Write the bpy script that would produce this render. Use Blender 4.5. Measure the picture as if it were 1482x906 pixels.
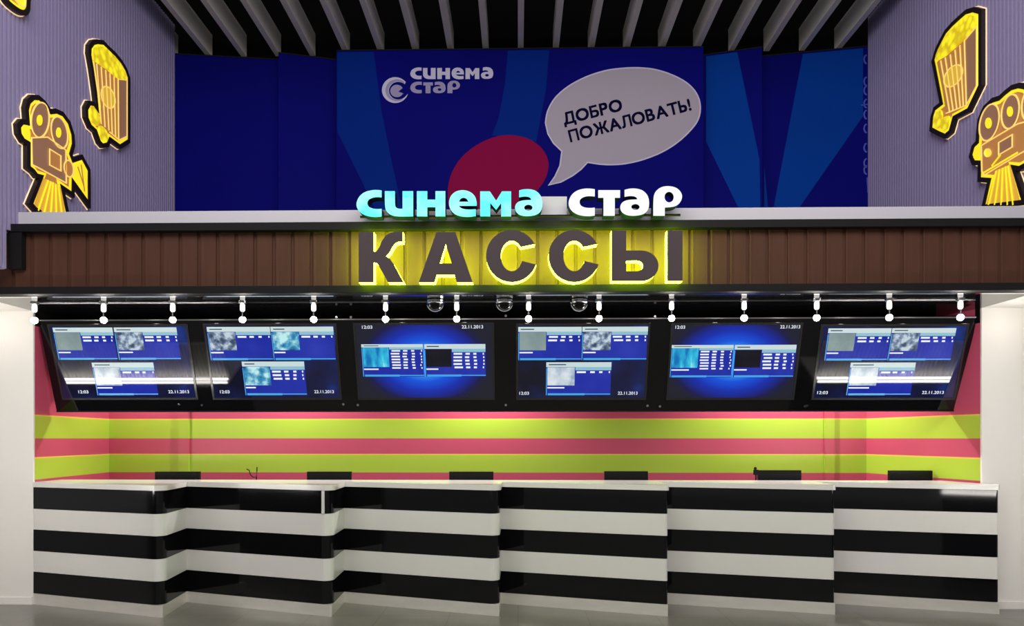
import bpy, bmesh, math, random
from mathutils import Vector, Matrix
from mathutils.geometry import tessellate_polygon

random.seed(7)
for _o in list(bpy.data.objects):
    bpy.data.objects.remove(_o)
SC = bpy.context.scene
COL = SC.collection

# ------------------------------------------------------------------ camera
YAW = math.radians(1.08)
F = 1000.0                       # focal length in pixels of the 1482 wide frame
PCX, PCY, EYE = 731.0, 634.0, 1.55
cd = bpy.data.cameras.new('camera')
cam = bpy.data.objects.new('camera', cd)
COL.objects.link(cam)
cam.location = (0, 0, EYE)
cam.rotation_euler = (math.pi / 2, 0, YAW)
cd.sensor_fit = 'HORIZONTAL'
cd.sensor_width = 36.0
cd.lens = 36.0 * F / 1482.0
cd.shift_x = (741.0 - PCX) / 1482.0
cd.shift_y = (PCY - 453.0) / 1482.0
cd.clip_end = 200
SC.camera = cam

# ------------------------------------------------------------------ light + exposure
WORLD_COL, WORLD_STR = (1.0, 0.965, 0.92), 0.36
HALL_W = 300.0          # soft ceiling lamps of the hall
SPOT_W = 3.4            # each small lamp under the canopy
NICHE_W = 36.0          # downlights behind the screen wall
vs = SC.view_settings
vs.view_transform = 'Standard'
vs.look = 'None'
vs.gamma = 1.0
vs.exposure = 0.0
vs.use_curve_mapping = False
w = bpy.data.worlds.new('hall_ambient')
SC.world = w
w.use_nodes = True
w.node_tree.nodes['Background'].inputs[0].default_value = (*WORLD_COL, 1)
w.node_tree.nodes['Background'].inputs[1].default_value = WORLD_STR


def light(name, typ, loc, energy, color=(1, 1, 1), target=None, **kw):
    d = bpy.data.lights.new(name, typ)
    d.energy = energy
    d.color = color
    for k, v in kw.items():
        setattr(d, k, v)
    o = bpy.data.objects.new(name, d)
    COL.objects.link(o)
    o.location = loc
    if target is not None:
        o.rotation_euler = (Vector(target) - Vector(loc)).to_track_quat('-Z', 'Y').to_euler()
    return o


light('hall_ceiling_light', 'AREA', (0, 1.2, 5.9), HALL_W, (1, .965, .92), (0, 6.2, 1.6), shape='RECTANGLE', size=9.0, size_y=2.5)
for sx in (-1, 1):
    light('ribbed_wall_fill', 'AREA', (sx * 1.5, 3.4, 5.9), 30.0, (.97, .96, 1.0), (sx * 4.2, 5.6, 4.4), shape='RECTANGLE', size=2.0, size_y=2.0)  # unseen fill pair, added to brighten the ribbed side walls

# ------------------------------------------------------------------ small helpers
CW, SW = math.cos(YAW), math.sin(YAW)


def ray(px, py):
    a, b = (px - PCX) / F, (PCY - py) / F
    return Vector((-SW + a * CW, CW + a * SW, b))


ORIGIN = Vector((0, 0, EYE))


class Frame:
    """a plane in the hall: o + a*u + b*v + c*n (n points out of the surface)"""
    def __init__(self, o, u, v, n):
        self.o, self.u, self.v, self.n = Vector(o), Vector(u).normalized(), Vector(v).normalized(), Vector(n).normalized()

    def pt(self, a, b, c=0.0):
        return self.o + self.u * a + self.v * b + self.n * c

    def at(self, px, py):
        d = ray(px, py)
        t = (self.o - ORIGIN).dot(self.n) / d.dot(self.n)
        q = ORIGIN + d * t - self.o
        return (q.dot(self.u), q.dot(self.v))

    def many(self, pts, ox=0.0, oy=0.0, s=1.0, sy=None):
        sy = s if sy is None else sy
        return [self.at(ox + x * s, oy + y * sy) for x, y in pts]


def front(y):
    return Frame((0, y, 0), (1, 0, 0), (0, 0, 1), (0, -1, 0))


def atY(px, py, y):
    d = ray(px, py)
    t = y / d.y
    return ORIGIN + d * t


def lin(r, g, b):
    def f(c):
        c /= 255.0
        return c / 12.92 if c <= .04045 else ((c + .055) / 1.055) ** 2.4
    return (f(r), f(g), f(b))


MATS = {}


def mat(name, col, rough=.5, metal=0.0, emit=None, strength=0.0, spec=.5, noise=None, bump=None, coat=0.0):
    if name in MATS:
        return MATS[name]
    m = bpy.data.materials.new(name)
    m.use_nodes = True
    nt = m.node_tree
    b = nt.nodes['Principled BSDF']
    b.inputs['Base Color'].default_value = (*col, 1)
    b.inputs['Roughness'].default_value = rough
    b.inputs['Metallic'].default_value = metal
    b.inputs['Specular IOR Level'].default_value = spec
    b.inputs['Coat Weight'].default_value = coat
    if emit is not None:
        b.inputs['Emission Color'].default_value = (*emit, 1)
        b.inputs['Emission Strength'].default_value = strength
    if noise or bump:
        tc = nt.nodes.new('ShaderNodeTexCoord')
        mp = nt.nodes.new('ShaderNodeMapping')
        nt.links.new(tc.outputs['Object'], mp.inputs[0])
        tx = nt.nodes.new('ShaderNodeTexNoise')
        nt.links.new(mp.outputs[0], tx.inputs['Vector'])
        sc, amt = (noise or bump)[:2]
        if len(noise or bump) > 2:
            mp.inputs['Scale'].default_value = (noise or bump)[2]
        tx.inputs['Scale'].default_value = sc
        tx.inputs['Detail'].default_value = 4
        if noise:
            mx = nt.nodes.new('ShaderNodeMix')
            mx.data_type = 'RGBA'
            mx.inputs[6].default_value = (*[max(0, c * (1 - amt)) for c in col], 1)
            mx.inputs[7].default_value = (*[min(1, c * (1 + amt)) for c in col], 1)
            nt.links.new(tx.outputs['Fac'], mx.inputs[0])
            nt.links.new(mx.outputs[2], b.inputs['Base Color'])
        if bump:
            bp = nt.nodes.new('ShaderNodeBump')
            bp.inputs['Strength'].default_value = amt
            bp.inputs['Distance'].default_value = .01
            nt.links.new(tx.outputs['Fac'], bp.inputs['Height'])
            nt.links.new(bp.outputs[0], b.inputs['Normal'])
    MATS[name] = m
    return m


ORG = {}


def tag(o, label, cat, group=None):
    o['label'] = label
    o['category'] = cat
    if group:
        o['group'] = group
    return o


def thing(name, label, cat, loc=(0, 0, 0), group=None):
    o = bpy.data.objects.new(name, None)
    COL.objects.link(o)
    o.location = loc
    o.empty_display_size = .1
    ORG[o] = Vector(loc)
    return tag(o, label, cat, group)


def obj(name, bm, mats, parent=None, origin=None, smooth=False, label=None):
    """bm is in world coordinates"""
    org = ORG[parent] if parent is not None else Vector(origin or (0, 0, 0))
    bmesh.ops.recalc_face_normals(bm, faces=bm.faces)
    bmesh.ops.translate(bm, verts=bm.verts, vec=-org)
    me = bpy.data.meshes.new(name)
    bm.to_mesh(me)
    bm.free()
    for m in (mats if isinstance(mats, (list, tuple)) else [mats]):
        me.materials.append(m)
    if smooth:
        for p in me.polygons:
            p.use_smooth = True
    o = bpy.data.objects.new(name, me)
    COL.objects.link(o)
    if parent is not None:
        o.parent = parent
    else:
        o.location = org
    ORG[o] = org
    if label:
        o['label'] = label
    return o


def structure(o):
    o['kind'] = 'structure'
    return o


def copy_tree(o, parent=None):
    c = o.copy()
    COL.objects.link(c)
    if parent is not None:
        c.parent = parent
    for ch in list(o.children):
        copy_tree(ch, c)
    return c


def new():
    return bmesh.new()


def box(bm, x0, x1, y0, y1, z0, z1, mi=0, bevel=0.0):
    vs_ = [bm.verts.new(p) for p in ((x0, y0, z0), (x1, y0, z0), (x1, y1, z0), (x0, y1, z0), (x0, y0, z1), (x1, y0, z1), (x1, y1, z1), (x0, y1, z1))]
    fs = []
    for f in ((0, 3, 2, 1), (4, 5, 6, 7), (0, 1, 5, 4), (1, 2, 6, 5), (2, 3, 7, 6), (3, 0, 4, 7)):
        fc = bm.faces.new([vs_[i] for i in f])
        fc.material_index = mi
        fs.append(fc)
    if bevel:
        es = list({e for f in fs for e in f.edges})
        bmesh.ops.bevel(bm, geom=es, offset=bevel, segments=2, affect='EDGES', profile=.7)


def prism(bm, loops, c0, c1, fr, mf=0, ms=0, mb=None):
    """solid from 2D loops (outer first, then holes) between offsets c0 (back) and c1 (front) on frame fr"""
    mb = ms if mb is None else mb
    if not isinstance(loops[0][0], (list, tuple)):
        loops = [loops]
    flat = [p for lp in loops for p in lp]
    tris = tessellate_polygon([[Vector((p[0], p[1], 0)) for p in lp] for lp in loops])
    A = [bm.verts.new(fr.pt(p[0], p[1], c1)) for p in flat]
    B = [bm.verts.new(fr.pt(p[0], p[1], c0)) for p in flat]
    for t in tris:
        if len(set(t)) < 3:
            continue
        try:
            bm.faces.new([A[i] for i in t]).material_index = mf
            bm.faces.new([B[i] for i in reversed(t)]).material_index = mb
        except ValueError:
            pass
    k = 0
    for lp in loops:
        n = len(lp)
        for i in range(n):
            j = (i + 1) % n
            try:
                bm.faces.new((A[k + i], B[k + i], B[k + j], A[k + j])).material_index = ms
            except ValueError:
                pass
        k += n


def offset_path(pts, d, closed):
    out = []
    n = len(pts)
    for i in range(n):
        p = Vector(pts[i])
        a = Vector(pts[i - 1]) if (closed or i > 0) else None
        b = Vector(pts[(i + 1) % n]) if (closed or i < n - 1) else None
        t1 = (p - a).normalized() if a is not None and (p - a).length > 1e-9 else None
        t2 = (b - p).normalized() if b is not None and (b - p).length > 1e-9 else None
        t1 = t1 or t2
        t2 = t2 or t1
        n1, n2 = Vector((-t1.y, t1.x)), Vector((-t2.y, t2.x))
        m = n1 + n2
        if m.length < .3:
            m = n1
        m.normalize()
        k = min(1.0 / max(m.dot(n1), .45), 1.9)
        q = p + m * d * k
        out.append((q.x, q.y))
    return out


def ribbon(bm, pts, width, c0, c1, fr, closed=False, mi=0, ms=None):
    ms = mi if ms is None else ms
    L, R = offset_path(pts, width / 2, closed), offset_path(pts, -width / 2, closed)
    n = len(pts)
    V = [[bm.verts.new(fr.pt(*p, c)) for p in s] for s, c in ((L, c1), (R, c1), (R, c0), (L, c0))]
    for i in range(n if closed else n - 1):
        j = (i + 1) % n
        for k in range(4):
            q = (k + 1) % 4
            bm.faces.new((V[k][i], V[q][i], V[q][j], V[k][j])).material_index = mi if k == 0 else ms
    if not closed:
        bm.faces.new([V[k][0] for k in range(4)]).material_index = ms
        bm.faces.new([V[k][-1] for k in (3, 2, 1, 0)]).material_index = ms


def smooth_path(pts, closed=True, sub=4):
    """Catmull-Rom through the points"""
    n = len(pts)
    out = []
    for i in range(n if closed else n - 1):
        p0 = Vector(pts[(i - 1) % n] if closed or i > 0 else pts[i])
        p1, p2 = Vector(pts[i]), Vector(pts[(i + 1) % n])
        p3 = Vector(pts[(i + 2) % n] if closed or i + 2 < n else pts[(i + 1) % n])
        for k in range(sub):
            t = k / sub
            q = .5 * ((2 * p1) + (p2 - p0) * t + (2 * p0 - 5 * p1 + 4 * p2 - p3) * t * t + (3 * p1 - p0 - 3 * p2 + p3) * t ** 3)
            out.append((q.x, q.y))
    if not closed:
        out.append(tuple(pts[-1]))
    return out


def ellipse(cx, cy, rx, ry, n=28, tilt=0.0, a0=0.0, a1=360.0):
    out = []
    full = abs(a1 - a0) >= 359.9
    for i in range(n if full else n + 1):
        t = math.radians(a0 + (a1 - a0) * i / n)
        x, y = rx * math.cos(t), ry * math.sin(t)
        c, s = math.cos(math.radians(tilt)), math.sin(math.radians(tilt))
        out.append((cx + x * c - y * s, cy + x * s + y * c))
    return out


def lathe(bm, cx, cy, prof, seg=16, mi=0):
    rings = []
    for r, z in prof:
        rings.append([bm.verts.new((cx + r * math.cos(2 * math.pi * i / seg), cy + r * math.sin(2 * math.pi * i / seg), z)) for i in range(seg)])
    for a, b in zip(rings, rings[1:]):
        for i in range(seg):
            j = (i + 1) % seg
            bm.faces.new((a[i], a[j], b[j], b[i])).material_index = mi
    for rg in (rings[0], rings[-1]):
        try:
            bm.faces.new(rg).material_index = mi
        except ValueError:
            pass


def tube(bm, pts, r, seg=8, mi=0):
    pts = [Vector(p) for p in pts]
    rings = []
    for i, p in enumerate(pts):
        t = (pts[min(i + 1, len(pts) - 1)] - pts[max(i - 1, 0)]).normalized()
        a = t.cross(Vector((0, 0, 1)))
        if a.length < .1:
            a = t.cross(Vector((1, 0, 0)))
        a.normalize()
        b = t.cross(a)
        rings.append([bm.verts.new(p + a * r * math.cos(2 * math.pi * k / seg) + b * r * math.sin(2 * math.pi * k / seg)) for k in range(seg)])
    for A, B in zip(rings, rings[1:]):
        for k in range(seg):
            q = (k + 1) % seg
            bm.faces.new((A[k], A[q], B[q], B[k])).material_index = mi
    bm.faces.new(rings[0]).material_index = mi
    bm.faces.new(list(reversed(rings[-1]))).material_index = mi


def glyph(s):
    d = bpy.data.curves.new('lettering', 'FONT')
    d.body = s
    d.resolution_u = 6
    t = bpy.data.objects.new('lettering', d)
    COL.objects.link(t)
    dg = bpy.context.evaluated_depsgraph_get()
    dg.update()
    me = bpy.data.meshes.new_from_object(t.evaluated_get(dg))
    P = [(v.co.x, v.co.y) for v in me.vertices]
    Fc = [tuple(p.vertices) for p in me.polygons]
    bpy.data.objects.remove(t)
    bpy.data.curves.remove(d)
    bpy.data.meshes.remove(me)
    return P, Fc


SAME = {'Р': 'P', 'О': 'O', 'А': 'A', 'В': 'B', 'Т': 'T', 'Ь': 'P'}     # shapes shared with latin capitals; Ь is the P turned over


def text2d(s):
    """outline font mesh, bbox normalised to 0..1 both ways: list of points and faces"""
    if any(ord(c) > 1000 for c in s):
        P, Fc, x = [], [], 0.0
        for ch in s:
            p, f = glyph(SAME.get(ch, ch))
            if ch == 'Ь':
                h = max(q[1] for q in p)
                p = [(q[0], h - q[1]) for q in p]
            k = 1.0 if ch == '!' else .72 / max(q[1] for q in p)
            x0, x1 = min(q[0] for q in p), max(q[0] for q in p)
            Fc += [tuple(i + len(P) for i in ff) for ff in f]
            P += [(x + (q[0] - x0) * k, q[1] * k) for q in p]
            gap = .085 if ch in 'АТЖЛД' else .13
            x += (x1 - x0) * k + gap
    else:
        P, Fc = glyph(s)
    x0, x1 = min(p[0] for p in P), max(p[0] for p in P)
    y0, y1 = min(p[1] for p in P), max(p[1] for p in P)
    return [((p[0] - x0) / (x1 - x0), (p[1] - y0) / (y1 - y0)) for p in P], Fc


def text_bm(bm, s, fr, o, ax, ay, c, bold=0.0, mi=0):
    """flat lettering: corner o, baseline vector ax, height vector ay (2D in the frame)"""
    P, Fc = text2d(s)
    shifts = [(0, 0)] if not bold else [(-bold, -bold), (bold, -bold), (-bold, bold), (bold, bold)]
    la, lh = math.hypot(*ax), math.hypot(*ay)
    for k, (dx, dy) in enumerate(shifts):
        V = [bm.verts.new(fr.pt(o[0] + ax[0] * p[0] + ay[0] * p[1] + (ax[0] * dx / la + ay[0] * dy / lh) * lh, o[1] + ax[1] * p[0] + ay[1] * p[1] + (ax[1] * dx / la + ay[1] * dy / lh) * lh, c + k * .0001)) for p in P]
        for f in Fc:
            try:
                bm.faces.new([V[i] for i in f]).material_index = mi
            except ValueError:
                pass


ORD = ['first', 'second', 'third', 'fourth', 'fifth', 'sixth', 'seventh', 'eighth', 'ninth', 'tenth', 'eleventh', 'twelfth', 'thirteenth',
       'fourteenth', 'fifteenth', 'sixteenth', 'seventeenth', 'eighteenth', 'nineteenth']

# ------------------------------------------------------------------ materials
WHITE = mat('white_paint', (.78, .76, .73), .6, noise=(3, .02))
WHITE_GLOSS = mat('white_gloss', (.74, .725, .70), .16, noise=(2, .015))
BLACK_GLOSS = mat('black_gloss', (.004, .004, .005), .07, spec=.3)
BLACK_GLASS = mat('black_glass', (.004, .004, .005), .05, spec=.4)
BLACK_MATT = mat('black_matt', (.003, .003, .003), .9, spec=.1)
CHARCOAL = mat('charcoal_metal', (.011, .010, .011), .55, spec=.12)
BOARD = mat('brown_boards', (.082, .034, .021), .6, spec=.15, noise=(2.5, .18, (6, 1, 1)))
STEEL = mat('brushed_steel', (.84, .81, .76), .30, .5, noise=(3, .12, (1.5, 1, 6)))
CHROME = mat('chrome', (.8, .8, .82), .12, 1.0)
RIB = mat('lilac_ribbed_panel', (.40, .345, .58), .6, spec=.2)
TRIM = mat('white_trim', (.60, .58, .63), .5, spec=.2)
SLAT = mat('grey_slat', (.80, .77, .70), .6, spec=.2, noise=(4, .08))
NAVY = mat('banner_navy', (.002, .002, .17), .7, spec=.06, noise=(.5, .35))
RAY = mat('banner_ray', (.0, .045, .33), .7, spec=.06, noise=(.7, .2))
RAY_DIM = mat('banner_ray_dim', (.0, .02, .23), .7, spec=.06)
RED = mat('banner_red', (.26, .003, .055), .7, spec=.06)
BUBBLE = mat('banner_grey', (.42, .37, .45), .7, spec=.06)
BUBBLE_EDGE = mat('banner_pale_edge', (.60, .56, .76), .7, spec=.06)
INK = mat('banner_ink', (.003, .002, .03), .7, spec=.04)
LOGO_PALE = mat('logo_pale', (.60, .57, .75), .7, spec=.06)
LOGO_MID = mat('logo_violet_grey', (.34, .31, .50), .7, spec=.06)

# striped paint of the ticket recess: bands by height; thin gold lines paint in a bright edge halo
STRIPE = bpy.data.materials.new('pink_green_stripes')
STRIPE.use_nodes = True
_nt = STRIPE.node_tree
_b = _nt.nodes['Principled BSDF']
_b.inputs['Roughness'].default_value = .35
_tc = _nt.nodes.new('ShaderNodeTexCoord')
_sx = _nt.nodes.new('ShaderNodeSeparateXYZ')
_nt.links.new(_tc.outputs['Object'], _sx.inputs[0])
_mr = _nt.nodes.new('ShaderNodeMapRange')
_mr.inputs['From Min'].default_value = 0
_mr.inputs['From Max'].default_value = 3
_nt.links.new(_sx.outputs['Z'], _mr.inputs['Value'])
_cr = _nt.nodes.new('ShaderNodeValToRGB')
_cr.color_ramp.interpolation = 'CONSTANT'
PINK, GREEN, EDGE_HALO = (.50, .070, .135, 1), (.39, .55, .05, 1), (.80, .50, .10, 1)
_els = [(0, GREEN), (.88 / 3, PINK), (1.158 / 3 - .001, PINK), (1.158 / 3, GREEN), (1.354 / 3, EDGE_HALO), (1.366 / 3, PINK), (1.546 / 3, GREEN), (1.754 / 3, EDGE_HALO), (1.766 / 3, PINK)]
_cr.color_ramp.elements[0].position, _cr.color_ramp.elements[0].color = _els[0]
_cr.color_ramp.elements[1].position, _cr.color_ramp.elements[1].color = _els[1]
for _p, _c in _els[2:]:
    _e = _cr.color_ramp.elements.new(_p)
    _e.color = _c
_nt.links.new(_mr.outputs[0], _cr.inputs[0])
_nt.links.new(_cr.outputs[0], _b.inputs['Base Color'])

# floor: large polished grey tiles
FLOOR = bpy.data.materials.new('grey_floor_tiles')
FLOOR.use_nodes = True
_nt = FLOOR.node_tree
_b = _nt.nodes['Principled BSDF']
_tc = _nt.nodes.new('ShaderNodeTexCoord')
_br = _nt.nodes.new('ShaderNodeTexBrick')
_br.offset = 0.0
_br.inputs['Scale'].default_value = 1.0
_br.inputs['Brick Width'].default_value = .6
_br.inputs['Row Height'].default_value = .6
_br.inputs['Mortar Size'].default_value = .004
_br.inputs['Color1'].default_value = (.20, .185, .165, 1)
_br.inputs['Color2'].default_value = (.215, .20, .18, 1)
_br.inputs['Mortar'].default_value = (.13, .12, .11, 1)
_nt.links.new(_tc.outputs['Object'], _br.inputs['Vector'])
_no = _nt.nodes.new('ShaderNodeTexNoise')
_no.inputs['Scale'].default_value = 3
_no.inputs['Detail'].default_value = 6
_nt.links.new(_tc.outputs['Object'], _no.inputs['Vector'])
_mx = _nt.nodes.new('ShaderNodeMix')
_mx.data_type = 'RGBA'
_mx.blend_type = 'MULTIPLY'
_mx.inputs[0].default_value = .35
_nt.links.new(_br.outputs[0], _mx.inputs[6])
_nt.links.new(_no.outputs['Fac'], _mx.inputs[7])
_nt.links.new(_mx.outputs[2], _b.inputs['Base Color'])
_b.inputs['Roughness'].default_value = .28


def emis(name, rgb, strength=1.0, base=(.02, .02, .02), rough=.3):
    return mat(name, base, rough, emit=lin(*rgb), strength=strength)


# ------------------------------------------------------------------ main dimensions
YF = 6.355            # plane of the white front walls
YC = 5.60             # front of the canopy
ZS = 2.733            # soffit height
ZR = 3.25             # canopy roof
YB = 7.80             # striped back wall
XL, XR = -4.2, 4.2    # ribbed side walls
LNX = atY(48, 600, YF).x
RNX = atY(1421, 600, YF).x
LBX = atY(158, 600, YB).x
RBX = atY(1254, 600, YB).x

# ------------------------------------------------------------------ structure
bm = new()
box(bm, -12, 12, -6, 9, -.1, 0)
structure(obj('floor', bm, FLOOR))

bm = new()
box(bm, LBX - .1, RBX + .1, YB, YB + .12, 0, 3.0)
structure(obj('wall_back', bm, STRIPE))
flat = Frame((0, 0, 0), (1, 0, 0), (0, 1, 0), (0, 0, 1))
bm = new()
prism(bm, [(LNX, YF + .021), (LBX, YB), (LBX - .12, YB), (LNX - .12, YF + .021)], 0, ZS, flat)
structure(obj('wall_recess_left', bm, STRIPE))
bm = new()
prism(bm, [(RNX, YF + .021), (RBX, YB), (RBX + .12, YB), (RNX + .12, YF + .021)], 0, ZS, flat)
structure(obj('wall_recess_right', bm, STRIPE))
# shallow boxed pipes on the back wall
for k, (pa, pb) in enumerate(((258, 273), (1194, 1208)), 1):
    bm = new()
    xa, xb = atY(pa, 600, YB - .03).x, atY(pb, 600, YB - .03).x
    box(bm, xa, xb, YB - .03, YB, 0, 2.6)
    structure(obj('trim_%d' % k, bm, STRIPE))
bm = new()
prism(bm, [(-9, YF), (LNX, YF), (LNX, YF + .02), (LNX - .13, YF + .02), (LNX - .13, YF + .14), (-9, YF + .14)], 0, ZS, flat)
structure(obj('wall_front_left', bm, WHITE))
bm = new()
prism(bm, [(9, YF), (RNX, YF), (RNX, YF + .02), (RNX + .13, YF + .02), (RNX + .13, YF + .14), (9, YF + .14)], 0, ZS, flat)
structure(obj('wall_front_right', bm, WHITE))
bm = new()
box(bm, -9, LNX - .003, YF - .014, YF, 0, .07, bevel=.004)
structure(obj('baseboard_left', bm, WHITE))
bm = new()
box(bm, 4.245, 9, YF - .014, YF, 0, .07, bevel=.004)
structure(obj('baseboard_right', bm, WHITE))


def ribbed(name, x, sgn):
    """vertical ribs along the wall; the wall hangs over the canopy ends"""
    pitch, dep = .048, .030
    bm = new()
    y0, y1 = 2.0, 8.34

    def strip(ya, yb, za, zb):
        n = int(round((yb - ya) / pitch))
        prof = []
        for i in range(n):
            y = ya + (yb - ya) * i / n
            p = (yb - ya) / n
            prof += [(y, 0), (y + p * .05, dep), (y + p * .56, dep), (y + p * .61, 0)]
        prof.append((yb, 0))
        fr = []
        for y, d in prof:
            fr.append((bm.verts.new((x - sgn * d, y, za)), bm.verts.new((x - sgn * d, y, zb))))
        for a, b in zip(fr, fr[1:]):
            bm.faces.new((a[0], b[0], b[1], a[1]))
        back = [bm.verts.new((x + sgn * .12, y, z)) for y, z in ((ya, za), (yb, za), (yb, zb), (ya, zb))]
        bm.faces.new(back)
        bm.faces.new([f[0] for f in fr] + [back[1], back[0]])
        bm.faces.new([f[1] for f in fr] + [back[2], back[3]])
        bm.faces.new((fr[0][0], fr[0][1], back[3], back[0]))
        bm.faces.new((fr[-1][0], fr[-1][1], back[2], back[1]))
    strip(y0, 5.575, 2.93, 6.57)
    strip(5.575, y1, ZR + .005, 6.57)
    return structure(obj(name, bm, RIB))


ribbed('wall_left', XL, -1)
ribbed('wall_right', XR, 1)
bm = new()
box(bm, -5, 5, 8.62, 8.74, ZR + .005, 7.3)
structure(obj('wall_back_upper', bm, BLACK_MATT))
bm = new()
box(bm, -5, 5, 3.2, 8.74, 7.3, 7.4)
structure(obj('ceiling', bm, BLACK_MATT))
# recess ceiling behind the screen wall
bm = new()
box(bm, LNX - .3, RNX + .3, 7.06, 8.0, ZS + .002, ZS + .06)
structure(obj('ceiling_recess', bm, BLACK_MATT))

# ------------------------------------------------------------------ canopy
can = thing('canopy', 'dark brown boarded canopy with black frame above the ticket desk', 'canopy', (0, YC, ZS))
zt0, zt1 = 1.55 + (634 - 331) / F * YC, 1.55 + (634 - 319.5) / F * YC      # top frame band
zb0, zb1 = ZS, 1.55 + (634 - 412) / F * YC                                 # bottom frame band
bm = new()
yb = YC + .075
x = -5.6
bw = .1555
prof = []
while x < 5.4:
    prof += [(x, yb), (x + .016, yb), (x + .022, yb - .012), (x + .03, yb - .014), (x + .05, yb - .012), (x + bw - .008, yb - .012), (x + bw - .004, yb)]
    x += bw
L = [(bm.verts.new((px_, py_, zb0 + .02)), bm.verts.new((px_, py_, zt1 - .02))) for px_, py_ in prof]
for a, b in zip(L, L[1:]):
    bm.faces.new((a[0], b[0], b[1], a[1]))
obj('fascia_boards', bm, BOARD, can)
bm = new()
box(bm, XL + .02, 5.6, YC, YC + .09, zt0, zt1, bevel=.004)
obj('top_frame', bm, CHARCOAL, can)
bm = new()
box(bm, -5.6, 5.6, YC, YC + .09, zb0, zb1, bevel=.004)
obj('bottom_frame', bm, CHARCOAL, can)
bm = new()
xa = atY(10, 350, YC).x
xb = atY(30, 350, YC).x
box(bm, xa, xb, YC + .01, YC + .085, 1.55 + (634 - 388) / F * 5.67, zt0 + .001)
obj('frame_upright', bm, CHARCOAL, can)
bm = new()
zw = 1.55 + (634 - 302.5) / F * (YC + .09)
box(bm, atY(20, 310, YC + .09).x, 5.6, YC + .09, YC + .12, zt1 - .03, zw, bevel=.004)
obj('white_upstand', bm, TRIM, can)
bm = new()
box(bm, -5.6, 5.6, YC + .12, 8.74, ZR - .05, ZR)
obj('roof_deck', bm, CHARCOAL, can)
bm = new()
box(bm, LNX + .001, RNX - .001, YC + .13, 7.05, ZS, ZS + .03)
obj('soffit_panel', bm, BLACK_GLASS, can, label='glossy black soffit')
bm = new()
box(bm, -5.6, LNX - .006, YC + .13, YF + .15, ZS, ZS + .03)
obj('soffit_end', bm, WHITE, can, label='white soffit end over the left wall')
bm = new()
box(bm, RNX + .006, 5.6, YC + .13, YF + .15, ZS, ZS + .03)
obj('soffit_end', bm, WHITE, can, label='white soffit end over the right wall')
bm = new()
box(bm, LNX - .02, RNX - .012, 6.861, 6.90, 2.15, ZS - .001)
obj('added_backing', bm, BLACK_MATT, can)  # unseen dark backing, added so the glossy soffit mirrors black
for xa_, xb_ in ((LNX + .0015, LNX + .012), (RNX - .012, RNX - .0015)):
    bm = new()
    box(bm, xa_, xb_, YF + .02, 6.86, 2.60, ZS - .001)
    obj('side_cheek', bm, BLACK_MATT, can)
bm = new()
box(bm, -5.6, 5.6, YC + .09, YC + .129, ZS - .004, ZS + .028)
obj('soffit_edge', bm, CHROME, can, label='bright metal soffit edge')

# ------------------------------------------------------------------ ceiling slats
slat_z = 6.275
sx0 = atY(301, 75, 8.45).x
sx1 = atY(1214, 75, 8.45).x
proto = None
for k in range(20):
    xs = sx0 + (sx1 - sx0) * (k - 1) / 18.0
    if proto is None:
        bm = new()
        box(bm, xs - .034, xs + .034, 4.6, 8.50, slat_z, slat_z + .27, bevel=.004)
        proto = obj('ceiling_slat', bm, SLAT, origin=(xs, 6.5, slat_z))
        o = proto
    else:
        o = proto.copy()
        COL.objects.link(o)
        o.location.x = xs
    if k == 0:
        lab = 'grey ceiling slat at the far left, against the ribbed wall'
    elif k < 10:
        lab = 'grey ceiling slat over the banner, %s from the left after the wall slat' % ORD[k - 1]
    else:
        lab = 'grey ceiling slat over the banner, %s from the right' % ORD[19 - k]
    tag(o, lab, 'ceiling slat', 'grey ceiling slats')

# ------------------------------------------------------------------ banner panels
ZBT = 6.22


def banner(name_label, pa, ya, pb, yb_):
    A, B = atY(pa, 150, ya), atY(pb, 150, yb_)
    a, b = Vector((A.x, A.y, 0)), Vector((B.x, B.y, 0))
    u = (b - a).normalized()
    n = Vector((u.y, -u.x, 0))
    fr = Frame((a.x, a.y, ZR + .005), u, (0, 0, 1), n)
    W, H = (b - a).length, ZBT - ZR - .005
    mid = (a + b) / 2
    t = thing('banner_panel', name_label, 'banner', (mid.x, mid.y, ZR + .005), 'blue cinema banner panels')
    bm = new()
    prism(bm, [(0, 0), (W, 0), (W, H), (0, H)], -.02, 0, fr)
    obj('printed_panel', bm, NAVY, t)
    bm = new()
    prism(bm, [(0, H), (W, H), (W, H + .012), (0, H + .012)], -.03, .008, fr)
    obj('top_rail', bm, CHARCOAL, t)
    return t, fr


def clip_to(fr, pts):
    return [(p[0], min(p[1], ZBT - ZR - .02)) for p in pts]


def art(name, t, fr, pts, c, m, holes=None, label=None):
    bm = new()
    prism(bm, [clip_to(fr, fr.many(pts))] + ([clip_to(fr, fr.many(h)) for h in holes] if holes else []), 0.0002, c, fr)
    return obj(name, bm, m, t, label=label)


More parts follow.
